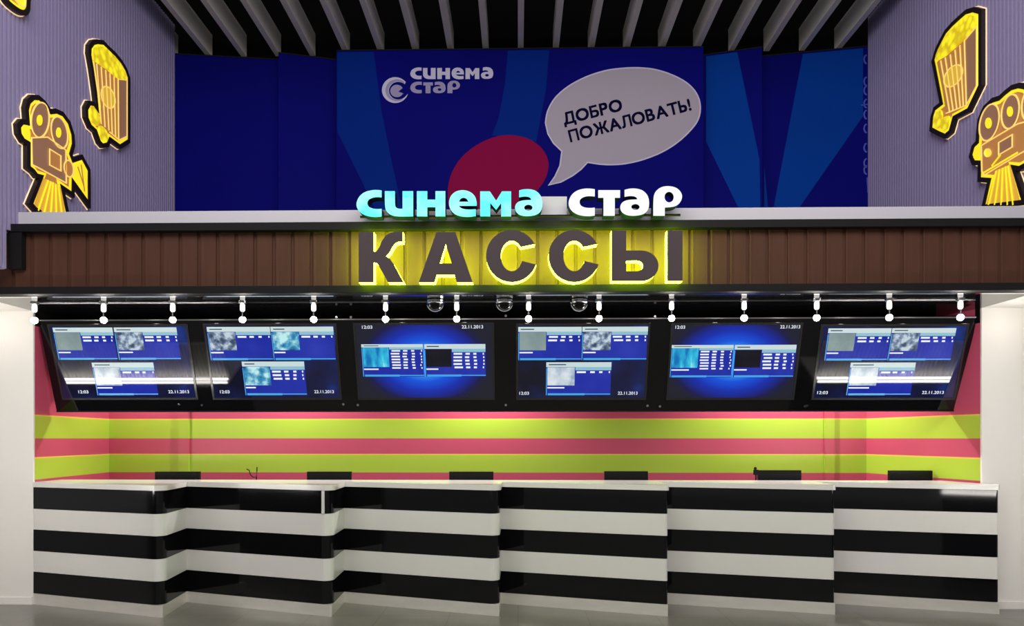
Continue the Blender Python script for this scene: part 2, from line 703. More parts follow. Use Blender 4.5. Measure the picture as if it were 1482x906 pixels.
banner('plain navy banner panel at far left, beside left ribbed wall', 250, 8.33, 403, 8.48)
banner('narrow plain navy banner panel, second from the left', 403, 8.33, 487, 8.50)
bt, bf = banner('widest blue banner panel with speech bubble, red oval and pale logo', 487, 8.30, 1018, 8.30)
art('blue_ray', bt, bf, [(488, 60), (541, 60), (552, 160), (566, 230), (588, 330), (556, 330), (520, 255), (488, 190)], .002, RAY_DIM)
art('blue_ray', bt, bf, [(735, 60), (795, 60), (790, 130), (776, 205), (712, 196), (722, 170), (731, 120)], .002, RAY_DIM)
art('red_oval', bt, bf, smooth_path([(648, 285), (652, 255), (668, 228), (695, 207), (728, 196), (762, 200), (785, 216), (794, 238), (787, 263), (768, 284), (735, 305), (690, 315), (655, 307)], True, 4), .003, RED)
bub = [(45, 420), (60, 340), (110, 250), (200, 170), (320, 105), (450, 62), (560, 45), (680, 40), (800, 52), (920, 90), (1020, 145), (1085, 215), (1112, 300), (1100, 390), (1050, 465), (960, 550), (850, 620), (720, 672), (600, 700), (500, 708), (420, 705)]
bub_s = smooth_path(bub, False, 4) + [(335, 692), (290, 740), (230, 785), (150, 828), (68, 848), (110, 790), (145, 715), (158, 615), (100, 560), (62, 495)]
bub_p = [(780 + x * .2098, 90 + y * .2098) for x, y in bub_s]
sb = art('speech_bubble', bt, bf, bub_p, .004, BUBBLE)
bm = new()
ribbon(bm, bf.many(bub_p), .016, .0042, .005, bf, True)
obj('bubble_outline', bm, BUBBLE_EDGE, sb)
for s, p0, p1, p2 in (('ДОБРО', (818, 184), (901.5, 163), (814, 164.5)), ('ПОЖАЛОВАТЬ!', (826, 206), (1000.5, 159.5), (822, 189.5))):
    a, b, c = bf.at(*p0), bf.at(*p1), bf.at(*p2)
    bm = new()
    text_bm(bm, s, bf, a, (b[0] - a[0], b[1] - a[1]), (c[0] - a[0], c[1] - a[1]), .0052, .036)
    obj('greeting_text', bm, INK, sb)

# letter outlines of the cinema name (pixel tracings of the big sign), y down
S6 = .1687
A6 = lambda pts: [(510 + x * S6, 265 + y * S6) for x, y in pts]
A7 = lambda pts: [(750 + x * S6, 265 + y * S6) for x, y in pts]
L_S = [(262, 84), (230, 80), (190, 80), (120, 95), (70, 135), (45, 195), (58, 248), (105, 290), (170, 307), (225, 309), (262, 303), (262, 240), (225, 243), (185, 238), (150, 222), (138, 190), (150, 160), (190, 142), (230, 139), (262, 142)]
L_I = [(290, 90), (375, 90), (375, 205), (382, 228), (405, 240), (440, 240), (440, 90), (530, 90), (530, 303), (400, 305), (345, 295), (305, 265), (290, 225)]
L_N = [(562, 90), (650, 90), (650, 162), (720, 162), (720, 90), (803, 90), (803, 303), (720, 303), (720, 225), (650, 225), (650, 303), (562, 303)]
L_E = ([(1070, 214), (1070, 185), (1060, 140), (1030, 105), (990, 86), (945, 80), (890, 92), (848, 130), (832, 185), (842, 240), (880, 285), (940, 306), (1010, 309), (1062, 300), (1062, 243), (1010, 247), (960, 243), (930, 230), (918, 214)],
       [(918, 180), (930, 155), (955, 143), (985, 152), (1000, 180)])
L_M = [(1100, 92), (1182, 92), (1235, 172), (1285, 92), (1362, 92), (1362, 303), (1278, 303), (1278, 190), (1235, 248), (1185, 190), (1185, 303), (1100, 303)]
L_A = ([(8, 84), (45, 74), (95, 72), (150, 85), (192, 125), (207, 185), (200, 250), (165, 288), (95, 303), (25, 298), (-18, 270), (-30, 228), (-15, 190), (30, 168), (110, 165), (108, 150), (85, 136), (45, 134), (8, 142)],
       ellipse(86, 230, 36, 26, 16))
L_S2 = [(650, 74), (610, 68), (560, 68), (495, 85), (448, 125), (424, 185), (438, 240), (485, 282), (550, 300), (610, 302), (650, 296), (650, 230), (610, 234), (565, 230), (530, 214), (518, 182), (530, 152), (570, 133), (610, 130), (650, 134)]
L_T = [(680, 82), (865, 82), (865, 145), (820, 145), (820, 298), (725, 298), (725, 145), (680, 145)]
L_A2 = ([(910 + (x - 8) * 1.055 - 6, y * 1.01 - 6) for x, y in L_A[0]], ellipse(996, 224, 36, 26, 16))
L_R = ([(1148, 298), (1148, 140), (1165, 92), (1210, 56), (1270, 45), (1340, 58), (1382, 95), (1395, 140), (1375, 190), (1330, 222), (1245, 228), (1245, 298)], ellipse(1282, 140, 40, 46, 18))


def soften(pts, passes=2, limit=52):
    for _ in range(passes):
        out = []
        n = len(pts)
        for i in range(n):
            a, p, b = Vector(pts[i - 1]), Vector(pts[i]), Vector(pts[(i + 1) % n])
            d1, d2 = p - a, b - p
            if d1.length > 1e-6 and d2.length > 1e-6 and math.degrees(d1.angle(d2)) < limit:
                q, r = p - d1 * .25, p + d2 * .25
                out += [(q.x, q.y), (r.x, r.y)]
            else:
                out.append(tuple(pts[i]))
        pts = out
    return pts


L_S, L_I, L_S2 = soften(L_S), soften(L_I), soften(L_S2)
L_E, L_A, L_A2, L_R = [(soften(q[0]), soften(q[1])) for q in (L_E, L_A, L_A2, L_R)]
NAME1 = [A6(L_S), A6(L_I), A6(L_N), (A6(L_E[0]), A6(L_E[1])), A6(L_M), (A7(L_A[0]), A7(L_A[1]))]
NAME2 = [A7(L_S2), A7(L_T), (A7(L_A2[0]), A7(L_A2[1])), (A7(L_R[0]), A7(L_R[1]))]


def loops_of(l):
    return list(l) if isinstance(l, tuple) else [l]


# pale logo at the top of the banner
for nm, letters, (sx_a, sx_b, sy_a, sy_b), (dx_a, dx_b, dy_a, dy_b), m in (
        ('logo_lettering', NAME1, (517.6, 785, 278.5, 316.5), (593.6, 714, 97.8, 114.7), LOGO_PALE),
        ('logo_lettering', NAME2, (821.7, 985.3, 272.5, 315.6), (593.6, 666, 116.6, 135.2), LOGO_MID)):
    bm = new()
    for l in letters:
        lp = []
        for loop in loops_of(l):
            lp.append(bf.many([(dx_a + (x - sx_a) / (sx_b - sx_a) * (dx_b - dx_a), dy_a + (y - sy_a) / (sy_b - sy_a) * (dy_b - dy_a)) for x, y in loop]))
        prism(bm, lp, .0002, .003, bf)
    obj(nm, bm, m, bt)
Q = lambda pts: [(540 + x * .1282, 85 + y * .1282) for x, y in pts]
cres = ellipse(250, 355, 150, 146, 40, 0, 17, 322)
cres = [(250 + 150 * math.cos(math.radians(a)), 355 + 146 * math.sin(math.radians(a))) for a in [322 - i * (322 - 17) / 40 for i in range(41)]]
cin = [(285 + 106 * math.cos(math.radians(a)), 362 + 100 * math.sin(math.radians(a))) for a in [38 + i * (312 - 38) / 32 for i in range(33)]]
art('logo_swirl', bt, bf, Q(cres + cin), .003, LOGO_PALE)
inn = [(268 + 74 * math.cos(math.radians(a)), 365 + 70 * math.sin(math.radians(a))) for a in [332 - i * (332 - 28) / 30 for i in range(31)]]
art('logo_swirl', bt, bf, Q(inn + [(345, 395), (285, 372)]), .003, LOGO_MID)
mid_ = [(268 + 128 * math.cos(math.radians(a)), 358 + 124 * math.sin(math.radians(a))) for a in [312 - i * (312 - 60) / 30 for i in range(31)]]
mid2 = [(282 + 108 * math.cos(math.radians(a)), 360 + 102 * math.sin(math.radians(a))) for a in [60 + i * (312 - 60) / 30 for i in range(31)]]
art('logo_swirl', bt, bf, Q(mid_ + mid2), .0034, LOGO_MID)

rt, rf = banner('narrow blue banner panel with a light ray, right of the speech bubble', 1018, 8.48, 1103, 8.32)
art('blue_ray', rt, rf, [(1022, 60), (1067, 60), (1099, 230), (1101, 330), (1078, 320), (1022, 205)], .002, RAY)
rt, rf = banner('blue banner panel with broad light ray, beside right ribbed wall', 1103, 8.52, 1258, 8.32)
art('blue_ray', rt, rf, [(1106, 240), (1114, 330), (1106, 330)], .002, RAY)
art('blue_ray', rt, rf, [(1162, 60), (1249, 60), (1249, 168), (1157, 300), (1140, 330), (1114, 330)], .002, RAY)
bm = new()
for yy in (86, 118, 131, 150, 166, 186, 214, 236, 246):
    ribbon(bm, rf.many(ellipse(1255, yy, 4.5, 6.5, 8, 0, 100, 260)), .017, .0002, .003, rf)
ribbon(bm, rf.many([(1256, 257), (1257, 272), (1257, 279)]), .03, .0002, .003, rf)
ribbon(bm, rf.many([(1246, 152.5), (1256, 151)]), .012, .0002, .003, rf)
obj('edge_lettering', bm, mat('edge_print', (.05, .07, .48), .5), rt)

# ------------------------------------------------------------------ cinema name in lit letters on the canopy edge
FSN = front(YC - .06)
sg = thing('illuminated_sign', 'cyan and white glowing letters standing on canopy edge, синема стар', 'sign', (0, YC, zt1))
NAVY_SIDE = mat('letter_return_navy', (.002, .008, .05), .6, spec=.1)
CY = mat('cyan_lit_face', (.05, .3, .3), .3)
_nt = CY.node_tree
_b = _nt.nodes['Principled BSDF']
_n = _nt.nodes.new('ShaderNodeTexNoise')
_n.inputs['Scale'].default_value = 4.5
_t = _nt.nodes.new('ShaderNodeTexCoord')
_nt.links.new(_t.outputs['Object'], _n.inputs['Vector'])
_r = _nt.nodes.new('ShaderNodeValToRGB')
_r.color_ramp.elements[0].position, _r.color_ramp.elements[0].color = .40, (*lin(30, 228, 232), 1)
_r.color_ramp.elements[1].position, _r.color_ramp.elements[1].color = .62, (*lin(150, 240, 240), 1)
_nt.links.new(_n.outputs['Fac'], _r.inputs[0])
_nt.links.new(_r.outputs[0], _b.inputs['Emission Color'])
_b.inputs['Emission Strength'].default_value = 1.0
WL = emis('white_lit_face', (238, 246, 250), 1.05)
for letters, m in ((NAME1, CY), (NAME2, WL)):
    for l in letters:
        lp = [FSN.many(q) for q in loops_of(l)]
        bm = new()
        prism(bm, lp, -.045, .05, FSN)
        le = obj('letter', bm, NAVY_SIDE, sg)
        bm = new()
        prism(bm, lp, .0502, .056, FSN)
        obj('letter_face', bm, m, le)
bm = new()
prism(bm, FSN.many([(783, 281.5), (821, 281.5), (821, 310), (783, 310)]), -.058, -.046, FSN)
obj('junction_plate', bm, TRIM, sg)
bm = new()
a, b = FSN.at(520, 316), FSN.at(986, 316)
tube(bm, [FSN.pt(a[0], zt1 + .03, -.035), FSN.pt(b[0], zt1 + .03, -.035)], .010)
obj('mounting_rail', bm, CHARCOAL, sg)

# ------------------------------------------------------------------ КАССЫ
YL = YC - .085
FK = front(YL)
kg = thing('ticket_sign', 'large brown letters КАССЫ with glowing yellow edges on the boards', 'sign', (0, YC + .06, zb1))
BROWN_FACE = mat('letter_brown', (.078, .058, .064), .6, spec=.1)
YEL = mat('lit_yellow_return', (.8, .8, .1), .4, emit=(.52, 1.0, .024), strength=25.0)
K1 = lambda pts: [(440 + x * .18893, 315 + y * .189) for x, y in pts]
K2 = lambda pts: [(690 + x * .1282, 315 + y * .1282) for x, y in pts]
K3 = lambda pts: [(860 + x * .1417, 315 + y * .1417) for x, y in pts]
Kk = [(420, 112), (535, 112), (535, 262), (560, 256), (580, 225), (598, 180), (625, 142), (665, 118), (710, 108), (757, 110), (757, 185), (722, 186), (696, 200), (676, 230), (655, 268), (630, 294), (660, 318), (690, 360), (765, 497), (645, 497), (575, 372), (558, 350), (535, 345), (535, 497), (420, 497)]
Aa = ([(880, 497), (1015, 112), (1160, 112), (1292, 497), (1172, 497), (1152, 440), (1018, 440), (1000, 497)], [(1086, 205), (1042, 352), (1132, 352)])


def cee(dx):
    out = [(395 + dx + 290 * math.cos(math.radians(a)), 435 - 295 * math.sin(math.radians(a))) for a in [27 + i * (341 - 27) / 36 for i in range(37)]]
    inn_ = [(395 + dx + 122 * math.cos(math.radians(a)), 435 - 172 * math.sin(math.radians(a))) for a in [341 - i * (341 - 36) / 30 for i in range(31)]]
    return out + inn_


SOFT = ([(175, 135), (325, 135), (325, 338)] + [(480 + 175 * math.cos(math.radians(a)), 494 - 156 * math.sin(math.radians(a))) for a in range(90, -91, -12)] + [(175, 650)],
        [(325, 442), (430, 440)] + [(436 + 62 * math.cos(math.radians(a)), 495 - 54 * math.sin(math.radians(a))) for a in range(78, -79, -12)] + [(430, 550), (325, 550)])
BAR = [(745, 135), (900, 135), (900, 650), (745, 650)]
for loops in ([K1(Kk)], [K1(Aa[0]), K1(Aa[1])], [K2(cee(0))], [K2(cee(705))], [K3(SOFT[0]), K3(SOFT[1])], [K3(BAR)]):
    lp = [FK.many(q) for q in loops]
    bm = new()
    prism(bm, lp, -.08, 0, FK)
    le = obj('letter', bm, YEL, kg, label='glowing yellow letter edge')
    bm = new()
    prism(bm, lp, .0005, .008, FK)
    obj('letter_face', bm, BROWN_FACE, le, label='brown letter face')

# ------------------------------------------------------------------ neon film signs on the ribbed walls
WLF = Frame((XL + .030, 0, 0), (0, 1, 0), (0, 0, 1), (1, 0, 0))
WRF = Frame((XR - .030, 0, 0), (0, 1, 0), (0, 0, 1), (-1, 0, 0))
RIM = mat('sign_dark_rim', (.018, .010, .008), .45)
HALO = mat('sign_back_led', (.8, .7, .5), .5, emit=(1.0, .70, .38), strength=.8)
FACE = mat('sign_amber_face', (.35, .16, .05), .35, emit=lin(168, 112, 58), strength=.75)
FACE2 = mat('sign_dim_face', (.25, .14, .10), .35, emit=lin(140, 96, 66), strength=.6)
BRIGHT = mat('sign_yellow_lit', (.6, .5, .03), .35, emit=lin(238, 215, 25), strength=.95)
LINE = mat('sign_pale_line', (.7, .55, .2), .35, emit=lin(236, 196, 96), strength=.85)
CORN = mat('sign_popcorn_lit', (.6, .5, .03), .35, emit=lin(238, 222, 18), strength=.95)
_nt = CORN.node_tree
_v = _nt.nodes.new('ShaderNodeTexVoronoi')
_v.inputs['Scale'].default_value = 16
_t = _nt.nodes.new('ShaderNodeTexCoord')
_nt.links.new(_t.outputs['Object'], _v.inputs['Vector'])
_r = _nt.nodes.new('ShaderNodeValToRGB')
_r.color_ramp.elements[0].position, _r.color_ramp.elements[0].color = .30, (*lin(240, 228, 30), 1)
_r.color_ramp.elements[1].position, _r.color_ramp.elements[1].color = .72, (*lin(190, 160, 12), 1)
_nt.links.new(_v.outputs['Distance'], _r.inputs[0])
_nt.links.new(_r.outputs[0], _nt.nodes['Principled BSDF'].inputs['Emission Color'])


class Sign:
    def __init__(self, fr, tr, label, rim, rimw=.042, glow=True):
        self.fr, self.tr = fr, tr
        P = fr.many([tr(p) for p in rim])
        cx = sum(p[0] for p in P) / len(P)
        self.t = thing('neon_sign', label, 'sign', fr.pt(cx, min(p[1] for p in P), 0), 'lit film signs on the ribbed walls')
        bm = new()
        ribbon(bm, P, rimw + .016, .002, .008, fr, True)
        obj('back_light', bm, HALO, self.t)
        bm = new()
        prism(bm, P, .012, .034, fr)
        self.face = obj('lit_face', bm, FACE, self.t)
        bm = new()
        ribbon(bm, P, rimw, .0081, .046, fr, True)
        obj('dark_rim', bm, RIM, self.t)
        area = sum(P[i][0] * P[(i + 1) % len(P)][1] - P[(i + 1) % len(P)][0] * P[i][1] for i in range(len(P)))
        inner = offset_path(P, (1 if area > 0 else -1) * (rimw * .5 + .010), True)
        bm = new()
        ribbon(bm, inner, .03, .034, .040, fr, True)
        obj('edge_light', bm, BRIGHT, self.t)

    def fill(self, name, pts, m, c=.042, rim=None):
        P = self.fr.many([self.tr(p) for p in pts])
        bm = new()
        prism(bm, P, .034, c, self.fr)
        o = obj(name, bm, m, self.t)
        if rim:
            bm = new()
            ribbon(bm, P, rim, c, c + .006, self.fr, True)
            obj('outline', bm, LINE, o)
        return o

    def lines(self, name, paths, w_=.011, m=None, c=.043, parent=None):
        for p in paths:
            bm = new()
            ribbon(bm, self.fr.many([self.tr(q) for q in p]), w_, c, c + .006, self.fr)
            obj(name, bm, m or LINE, parent or self.t)


# left popcorn
s = Sign(WLF, lambda p: (110 + p[0] * .18779, 50 + p[1] * .18764), 'lit popcorn box sign on the left ribbed wall',
         [(75, 95), (100, 62), (130, 55), (180, 62), (215, 100), (270, 150), (320, 210), (355, 270), (378, 335), (378, 822), (310, 865), (232, 808), (212, 850), (175, 858), (150, 830), (120, 745), (80, 710), (50, 640), (48, 570), (70, 528), (105, 535), (132, 575), (118, 440), (92, 260), (72, 150)])
s.fill('carton_front', [(100, 210), (200, 270), (292, 345), (296, 815), (225, 755), (150, 690), (150, 570), (128, 400)], FACE, .042)
s.fill('carton_side', [(292, 345), (362, 352), (362, 790), (296, 815)], FACE2, .042, .010)
s.fill('popcorn_heap', [(92, 110), (120, 88), (160, 92), (195, 100), (235, 140), (280, 190), (325, 245), (355, 325), (340, 350), (300, 345), (262, 322), (200, 265), (140, 225), (102, 195)], CORN, .05)
s.lines('carton_stripe', [[(125, 225), (160, 690)], [(160, 250), (190, 715)], [(195, 275), (220, 740)], [(228, 300), (246, 765)], [(260, 325), (272, 790)], [(100, 205), (150, 560)], [(292, 345), (296, 812)], [(225, 752), (300, 815), (362, 785)]])
s.fill('carton_emblem', ellipse(212, 485, 50, 88, 20, -18), mat('sign_emblem', (.5, .35, .05), .4, emit=lin(205, 160, 50), strength=.85), .046, .010)
s.fill('popcorn_piece', smooth_path([(75, 560), (100, 560), (135, 610), (150, 660), (130, 705), (95, 680), (70, 620)]), CORN, .05)
s.fill('popcorn_piece', smooth_path([(145, 705), (185, 725), (212, 780), (200, 830), (170, 825), (145, 770)]), CORN, .05)
# left film camera
s = Sign(WLF, lambda p: (10 + p[0] * .19873, 130 + p[1] * .19868), 'lit film camera sign on the left ribbed wall, above canopy',
         [(155, 55), (122, 85), (108, 140), (116, 240), (75, 232), (50, 262), (55, 320), (85, 370), (122, 392), (122, 565), (160, 595), (185, 628), (216, 634), (138, 830), (178, 875), (205, 890), (230, 985), (430, 985), (405, 880), (370, 712), (448, 765), (450, 672), (568, 835), (566, 585), (515, 490), (448, 512), (432, 470), (452, 400), (448, 330), (420, 240), (375, 178), (325, 155), (284, 160), (240, 95), (198, 58)])
s.fill('tripod', [(225, 640), (345, 690), (372, 740), (400, 960), (235, 960), (160, 845)], mat('sign_tripod', (.5, .33, .05), .4, emit=lin(205, 150, 45), strength=.85), .041)
s.fill('camera_body', [(142, 350), (260, 345), (395, 440), (398, 680), (205, 575), (146, 545)], FACE2, .042, .011)
s.fill('film_reel', ellipse(204, 220, 66, 128, 26, 4), FACE2, .044, .012)
s.fill('film_reel', ellipse(346, 312, 58, 118, 26, -12), FACE2, .044, .012)
s.fill('reel_hub', ellipse(200, 222, 20, 40, 14), BRIGHT, .049)
s.fill('reel_hub', ellipse(340, 312, 18, 38, 14), BRIGHT, .049)
s.fill('viewfinder', smooth_path([(80, 262), (115, 262), (135, 320), (125, 375), (95, 355), (74, 305)]), BRIGHT, .044)
s.fill('lens', ellipse(412, 575, 34, 62, 18, -10), FACE, .048, .011)
s.fill('matte_box', [(455, 545), (512, 520), (555, 592), (552, 790), (452, 650)], BRIGHT, .044)
s.fill('film_gate', [(272, 432), (355, 482), (355, 592), (272, 548)], FACE, .046, .010)
s.lines('tripod_leg', [[(265, 660), (190, 880)], [(285, 670), (235, 900)], [(300, 675), (285, 900)], [(320, 690), (325, 900)], [(340, 695), (365, 900)]], .012, BRIGHT)
s.lines('matte_box_rib', [[(480, 560), (525, 700)], [(505, 545), (530, 740)]], .012, FACE)
# upper left sign, mostly outside the picture
s = Sign(WLF, lambda p: p, 'lit sign partly seen at the top left corner of the ribbed wall',
         smooth_path([(0, -4), (5, 4), (13, 11), (22, 17), (29, 18.5), (33, 14), (34, 5), (34, -18), (24, -34), (8, -38), (-6, -24)], True, 3))
s.fill('popcorn_piece', smooth_path([(12, -6), (20, 6), (27, 10), (29, 2), (28, -14), (18, -25), (9, -20)]), BRIGHT, .044, .012)
# right popcorn
s = Sign(WRF, lambda p: (1345 + p[0] * .2206, 5 + p[1] * .2208), 'lit popcorn box sign on the right ribbed wall',
         [(365, 52), (320, 40), (270, 55), (235, 85), (180, 135), (135, 185), (105, 240), (75, 300), (52, 375), (62, 420), (108, 655), (62, 690), (45, 745), (38, 825), (85, 850), (130, 870), (165, 840), (190, 750), (285, 700), (365, 535)])
s.fill('carton_front', [(78, 385), (200, 305), (262, 245), (275, 665), (165, 722), (138, 715), (115, 570)], FACE, .042)
s.fill('carton_side', [(262, 245), (342, 152), (342, 540), (275, 668)], FACE2, .042, .010)
s.fill('popcorn_heap', [(345, 85), (300, 75), (262, 92), (230, 118), (180, 168), (145, 210), (118, 245), (90, 300), (74, 340), (75, 378), (130, 348), (200, 288), (260, 235), (345, 142)], CORN, .05)
s.lines('carton_stripe', [[(105, 375), (165, 715)], [(135, 355), (188, 705)], [(168, 335), (212, 695)], [(200, 305), (235, 685)], [(232, 275), (255, 672)], [(262, 245), (275, 665)], [(140, 720), (275, 668), (342, 540)]])
s.fill('carton_emblem', ellipse(190, 475, 50, 82, 20, 35), MATS['sign_emblem'], .046, .010)
s.fill('popcorn_piece', smooth_path([(70, 715), (105, 700), (115, 760), (100, 815), (60, 810), (58, 760)]), CORN, .05)
s.fill('popcorn_piece', smooth_path([(125, 750), (160, 740), (160, 800), (135, 840), (110, 800)]), CORN, .05)
# right film camera
s = Sign(WRF, lambda p: (1400 + p[0] * .20972, 110 + p[1] * .20971), 'lit film camera sign cut by the right edge of the photo',
         [(391, 65), (340, 80), (295, 115), (255, 152), (205, 168), (150, 220), (115, 300), (105, 400), (102, 455), (72, 488), (55, 550), (75, 598), (118, 600), (115, 715), (185, 720), (143, 905), (412, 872), (426, 858), (350, 628), (391, 640), (480, 590), (560, 640), (565, 420), (525, 380), (520, 230), (480, 120), (435, 72)])
s.fill('tripod', [(230, 650), (330, 610), (402, 870), (394, 890), (158, 902)], MATS['sign_tripod'], .041)
s.fill('camera_body', [(130, 480), (385, 330), (500, 300), (500, 480), (385, 545), (150, 685), (135, 660)], FACE, .042, .011)
s.fill('film_reel', ellipse(188, 320, 64, 130, 26, 14), FACE2, .044, .012)
s.fill('film_reel', ellipse(335, 245, 60, 120, 26, 10), FACE2, .044, .012)
s.fill('film_reel', ellipse(455, 200, 40, 100, 26, 6), FACE2, .043, .012)
s.fill('reel_hub', ellipse(182, 325, 22, 38, 14), BRIGHT, .049)
s.fill('reel_hub', ellipse(332, 245, 20, 36, 14), BRIGHT, .049)
s.fill('viewfinder', smooth_path([(85, 490), (120, 480), (125, 540), (105, 575), (75, 560)]), BRIGHT, .044)
s.fill('film_gate', [(255, 460), (350, 405), (350, 490), (255, 545)], FACE2, .046, .010)
s.fill('knob', ellipse(178, 530, 22, 28, 14), BRIGHT, .047, .008)
s.fill('lens', ellipse(520, 420, 26, 60, 18), FACE2, .047, .010)
s.lines('tripod_leg', [[(235, 655), (182, 890)], [(258, 645), (225, 890)], [(280, 635), (270, 890)], [(300, 625), (315, 890)], [(318, 620), (354, 890)]], .012, BRIGHT)
s.lines('body_edge', [[(140, 672), (385, 528)], [(205, 620), (265, 545)]], .014, BRIGHT)

# ------------------------------------------------------------------ small lamps under the canopy on a thin rail
YLAMP = 5.97
lamp_px = [50, 150, 250, 351, 454, 558, 661, 765, 867, 972, 1077, 1182, 1287, 1390]
zb_ = 1.55 + .174 * YLAMP
BULB = mat('lamp_bulb', (1, 1, 1), .3, emit=(1.0, .95, .86), strength=30.0)
CUP = mat('lamp_glass_cup', (.9, .9, .88), .3, emit=(1.0, .96, .9), strength=1.2)
lp0 = None
for k, px in enumerate(lamp_px):
    loc = (atY(px, 460, YLAMP).x, YLAMP, zb_)
    lab = 'small bright spotlight under the canopy, %s from the %s' % (ORD[k] if k < 7 else ORD[13 - k], 'left' if k < 7 else 'right')
    if lp0 is None:
        lp0 = thing('spotlight', lab, 'lamp', loc, 'spotlights under the canopy')
        X, Y, Z = loc
        bm = new()
        lathe(bm, X, Y, [(.034, ZS - .001), (.034, ZS - .010), (.020, ZS - .018)])
        obj('base', bm, CHROME, lp0, smooth=False)
        bm = new()
        lathe(bm, X, Y, [(.018, ZS - .018), (.021, ZS - .03), (.021, ZS - .07), (.012, ZS - .082)], 14)
        obj('glass_cup', bm, CUP, lp0, smooth=True)
        bm = new()
        lathe(bm, X, Y, [(.007, ZS - .082), (.007, Z + .026), (.015, Z + .02), (.018, Z + .008)], 12)
        obj('holder', bm, CHROME, lp0)
        bm = new()
        bmesh.ops.create_uvsphere(bm, u_segments=14, v_segments=10, radius=.028, matrix=Matrix.Translation((X, Y, Z - .008)))
        obj('bulb', bm, BULB, lp0, smooth=True)
        d = bpy.data.lights.new('lamp_light', 'POINT')
        d.energy = SPOT_W
        d.color = (1, .95, .87)
        d.shadow_soft_size = .02
        lo = bpy.data.objects.new('lamp_light', d)
        COL.objects.link(lo)
        lo.parent = lp0
        lo.location = (0, 0, -.045)
    else:
        o = copy_tree(lp0)
        o.location = loc
        tag(o, lab, 'lamp', 'spotlights under the canopy')
for px, side in ((-53, 'left'), (1494, 'right')):
    o = copy_tree(lp0)
    o.location = (atY(px, 460, YLAMP).x, YLAMP, zb_)
    tag(o, 'small bright spotlight over the %s white front wall, beyond the photo edge' % side, 'lamp', 'spotlights under the canopy')

# dome cameras on the soffit
dc0 = None
for k, (px, lab) in enumerate(((630, 'dark dome camera under the canopy, leftmost of the three'), (730, 'dark dome camera under the canopy, middle of the three'), (838, 'dark dome camera under the canopy, rightmost of the three'))):
    loc = (atY(px, 440, 5.9).x, 5.9, ZS)
    if dc0 is None:
        dc0 = thing('dome_camera', lab, 'camera', loc, 'dome cameras under the canopy')
        X, Y, Z = loc
        bm = new()
        lathe(bm, X, Y, [(.062, Z - .001), (.074, Z - .006), (.074, Z - .03), (.066, Z - .036)], 24)
        obj('mount_ring', bm, CHROME, dc0)
        bm = new()
        lathe(bm, X, Y, [(.062 * math.cos(math.radians(a)), Z - .036 - .062 * math.sin(math.radians(a))) for a in range(0, 88, 8)], 24)
        obj('dome', bm, BLACK_GLOSS, dc0, smooth=True)
        bm = new()
        ribbon(bm, [(.070 * math.cos(math.radians(a)) + X, Z - .03 - .070 * math.sin(math.radians(a))) for a in range(12, 169, 12)], .008, -.006, .006, front(Y))
        obj('guard_strap', bm, CHROME, dc0)
    else:
        o = copy_tree(dc0)
        o.location = loc
        tag(o, lab, 'camera', 'dome cameras under the canopy')

# ------------------------------------------------------------------ tilted screen wall
PT, PB = Vector((0, 6.40, 2.652)), Vector((0, 6.66, 1.816))
vdir = (PT - PB).normalized()
PF = Frame(PB, (1, 0, 0), vdir, (0, -vdir.z, vdir.y))
HP = (PT - PB).length
xl, xr = LNX + .015, RNX - .015
scw = thing('display_wall', 'long tilted black glass casing holding the row of screens', 'display wall', (0, PB.y, PB.z))
bm = new()
prism(bm, [(xl, 0), (xr, 0), (xr - .002, HP - .003), (xl + .002, HP - .003)], -.05, 0, PF)
obj('casing', bm, BLACK_GLASS, scw)
bm = new()
prism(bm, [(xl, -.012), (xr, -.012), (xr, 0), (xl, 0)], -.06, .006, PF)
obj('bottom_rail', bm, CHARCOAL, scw)
bm = new()
prism(bm, [(xl, HP - .003), (xr, HP - .003), (xr, HP + .008), (xl, HP + .008)], -.06, .004, PF)
obj('top_edge', bm, CHROME, scw, label='bright metal top edge')
for px, py in ((259, 585), (292, 586), (497, 585), (518, 586), (732, 586), (937, 587), (955, 588), (1168, 587), (1165, 588), (487, 459), (508, 459), (732, 457), (948, 458)):
    a, b = PF.at(px, py)
    bm = new()
    prism(bm, ellipse(a, b, .012, .012, 10), 0, .005, PF)
    obj('fixing_bolt', bm, CHROME, scw)

# screen pictures
HEAD = emis('screen_header', (205, 225, 225), .9)
HEAD2 = emis('screen_header_pale', (150, 205, 225), .8)
CYBAR = emis('screen_cyan_bar', (60, 165, 230), .95)
CELL = emis('screen_white_text', (235, 240, 250), 1.0)
DARKT = emis('screen_dark_text', (60, 80, 110), .6)


def screen_mat(name, stops, scale=3.0, rough=.03, stretch=(1, 1, 1)):
    m = mat(name, (.004, .004, .008), rough)
    nt = m.node_tree
    b = nt.nodes['Principled BSDF']
    tc = nt.nodes.new('ShaderNodeTexCoord')
    mp = nt.nodes.new('ShaderNodeMapping')
    mp.inputs['Scale'].default_value = stretch
    n = nt.nodes.new('ShaderNodeTexNoise')
    n.inputs['Scale'].default_value = scale
    n.inputs['Detail'].default_value = 5
    r = nt.nodes.new('ShaderNodeValToRGB')
    r.color_ramp.elements[0].position, r.color_ramp.elements[0].color = stops[0][0], (*lin(*stops[0][1]), 1)
    r.color_ramp.elements[1].position, r.color_ramp.elements[1].color = stops[-1][0], (*lin(*stops[-1][1]), 1)
    for p, c in stops[1:-1]:
        e = r.color_ramp.elements.new(p)
        e.color = (*lin(*c), 1)
    nt.links.new(tc.outputs['Object'], mp.inputs[0])
    nt.links.new(mp.outputs[0], n.inputs['Vector'])
    nt.links.new(n.outputs['Fac'], r.inputs[0])
    nt.links.new(r.outputs[0], b.inputs['Emission Color'])
    b.inputs['Emission Strength'].default_value = 1.0
    return m


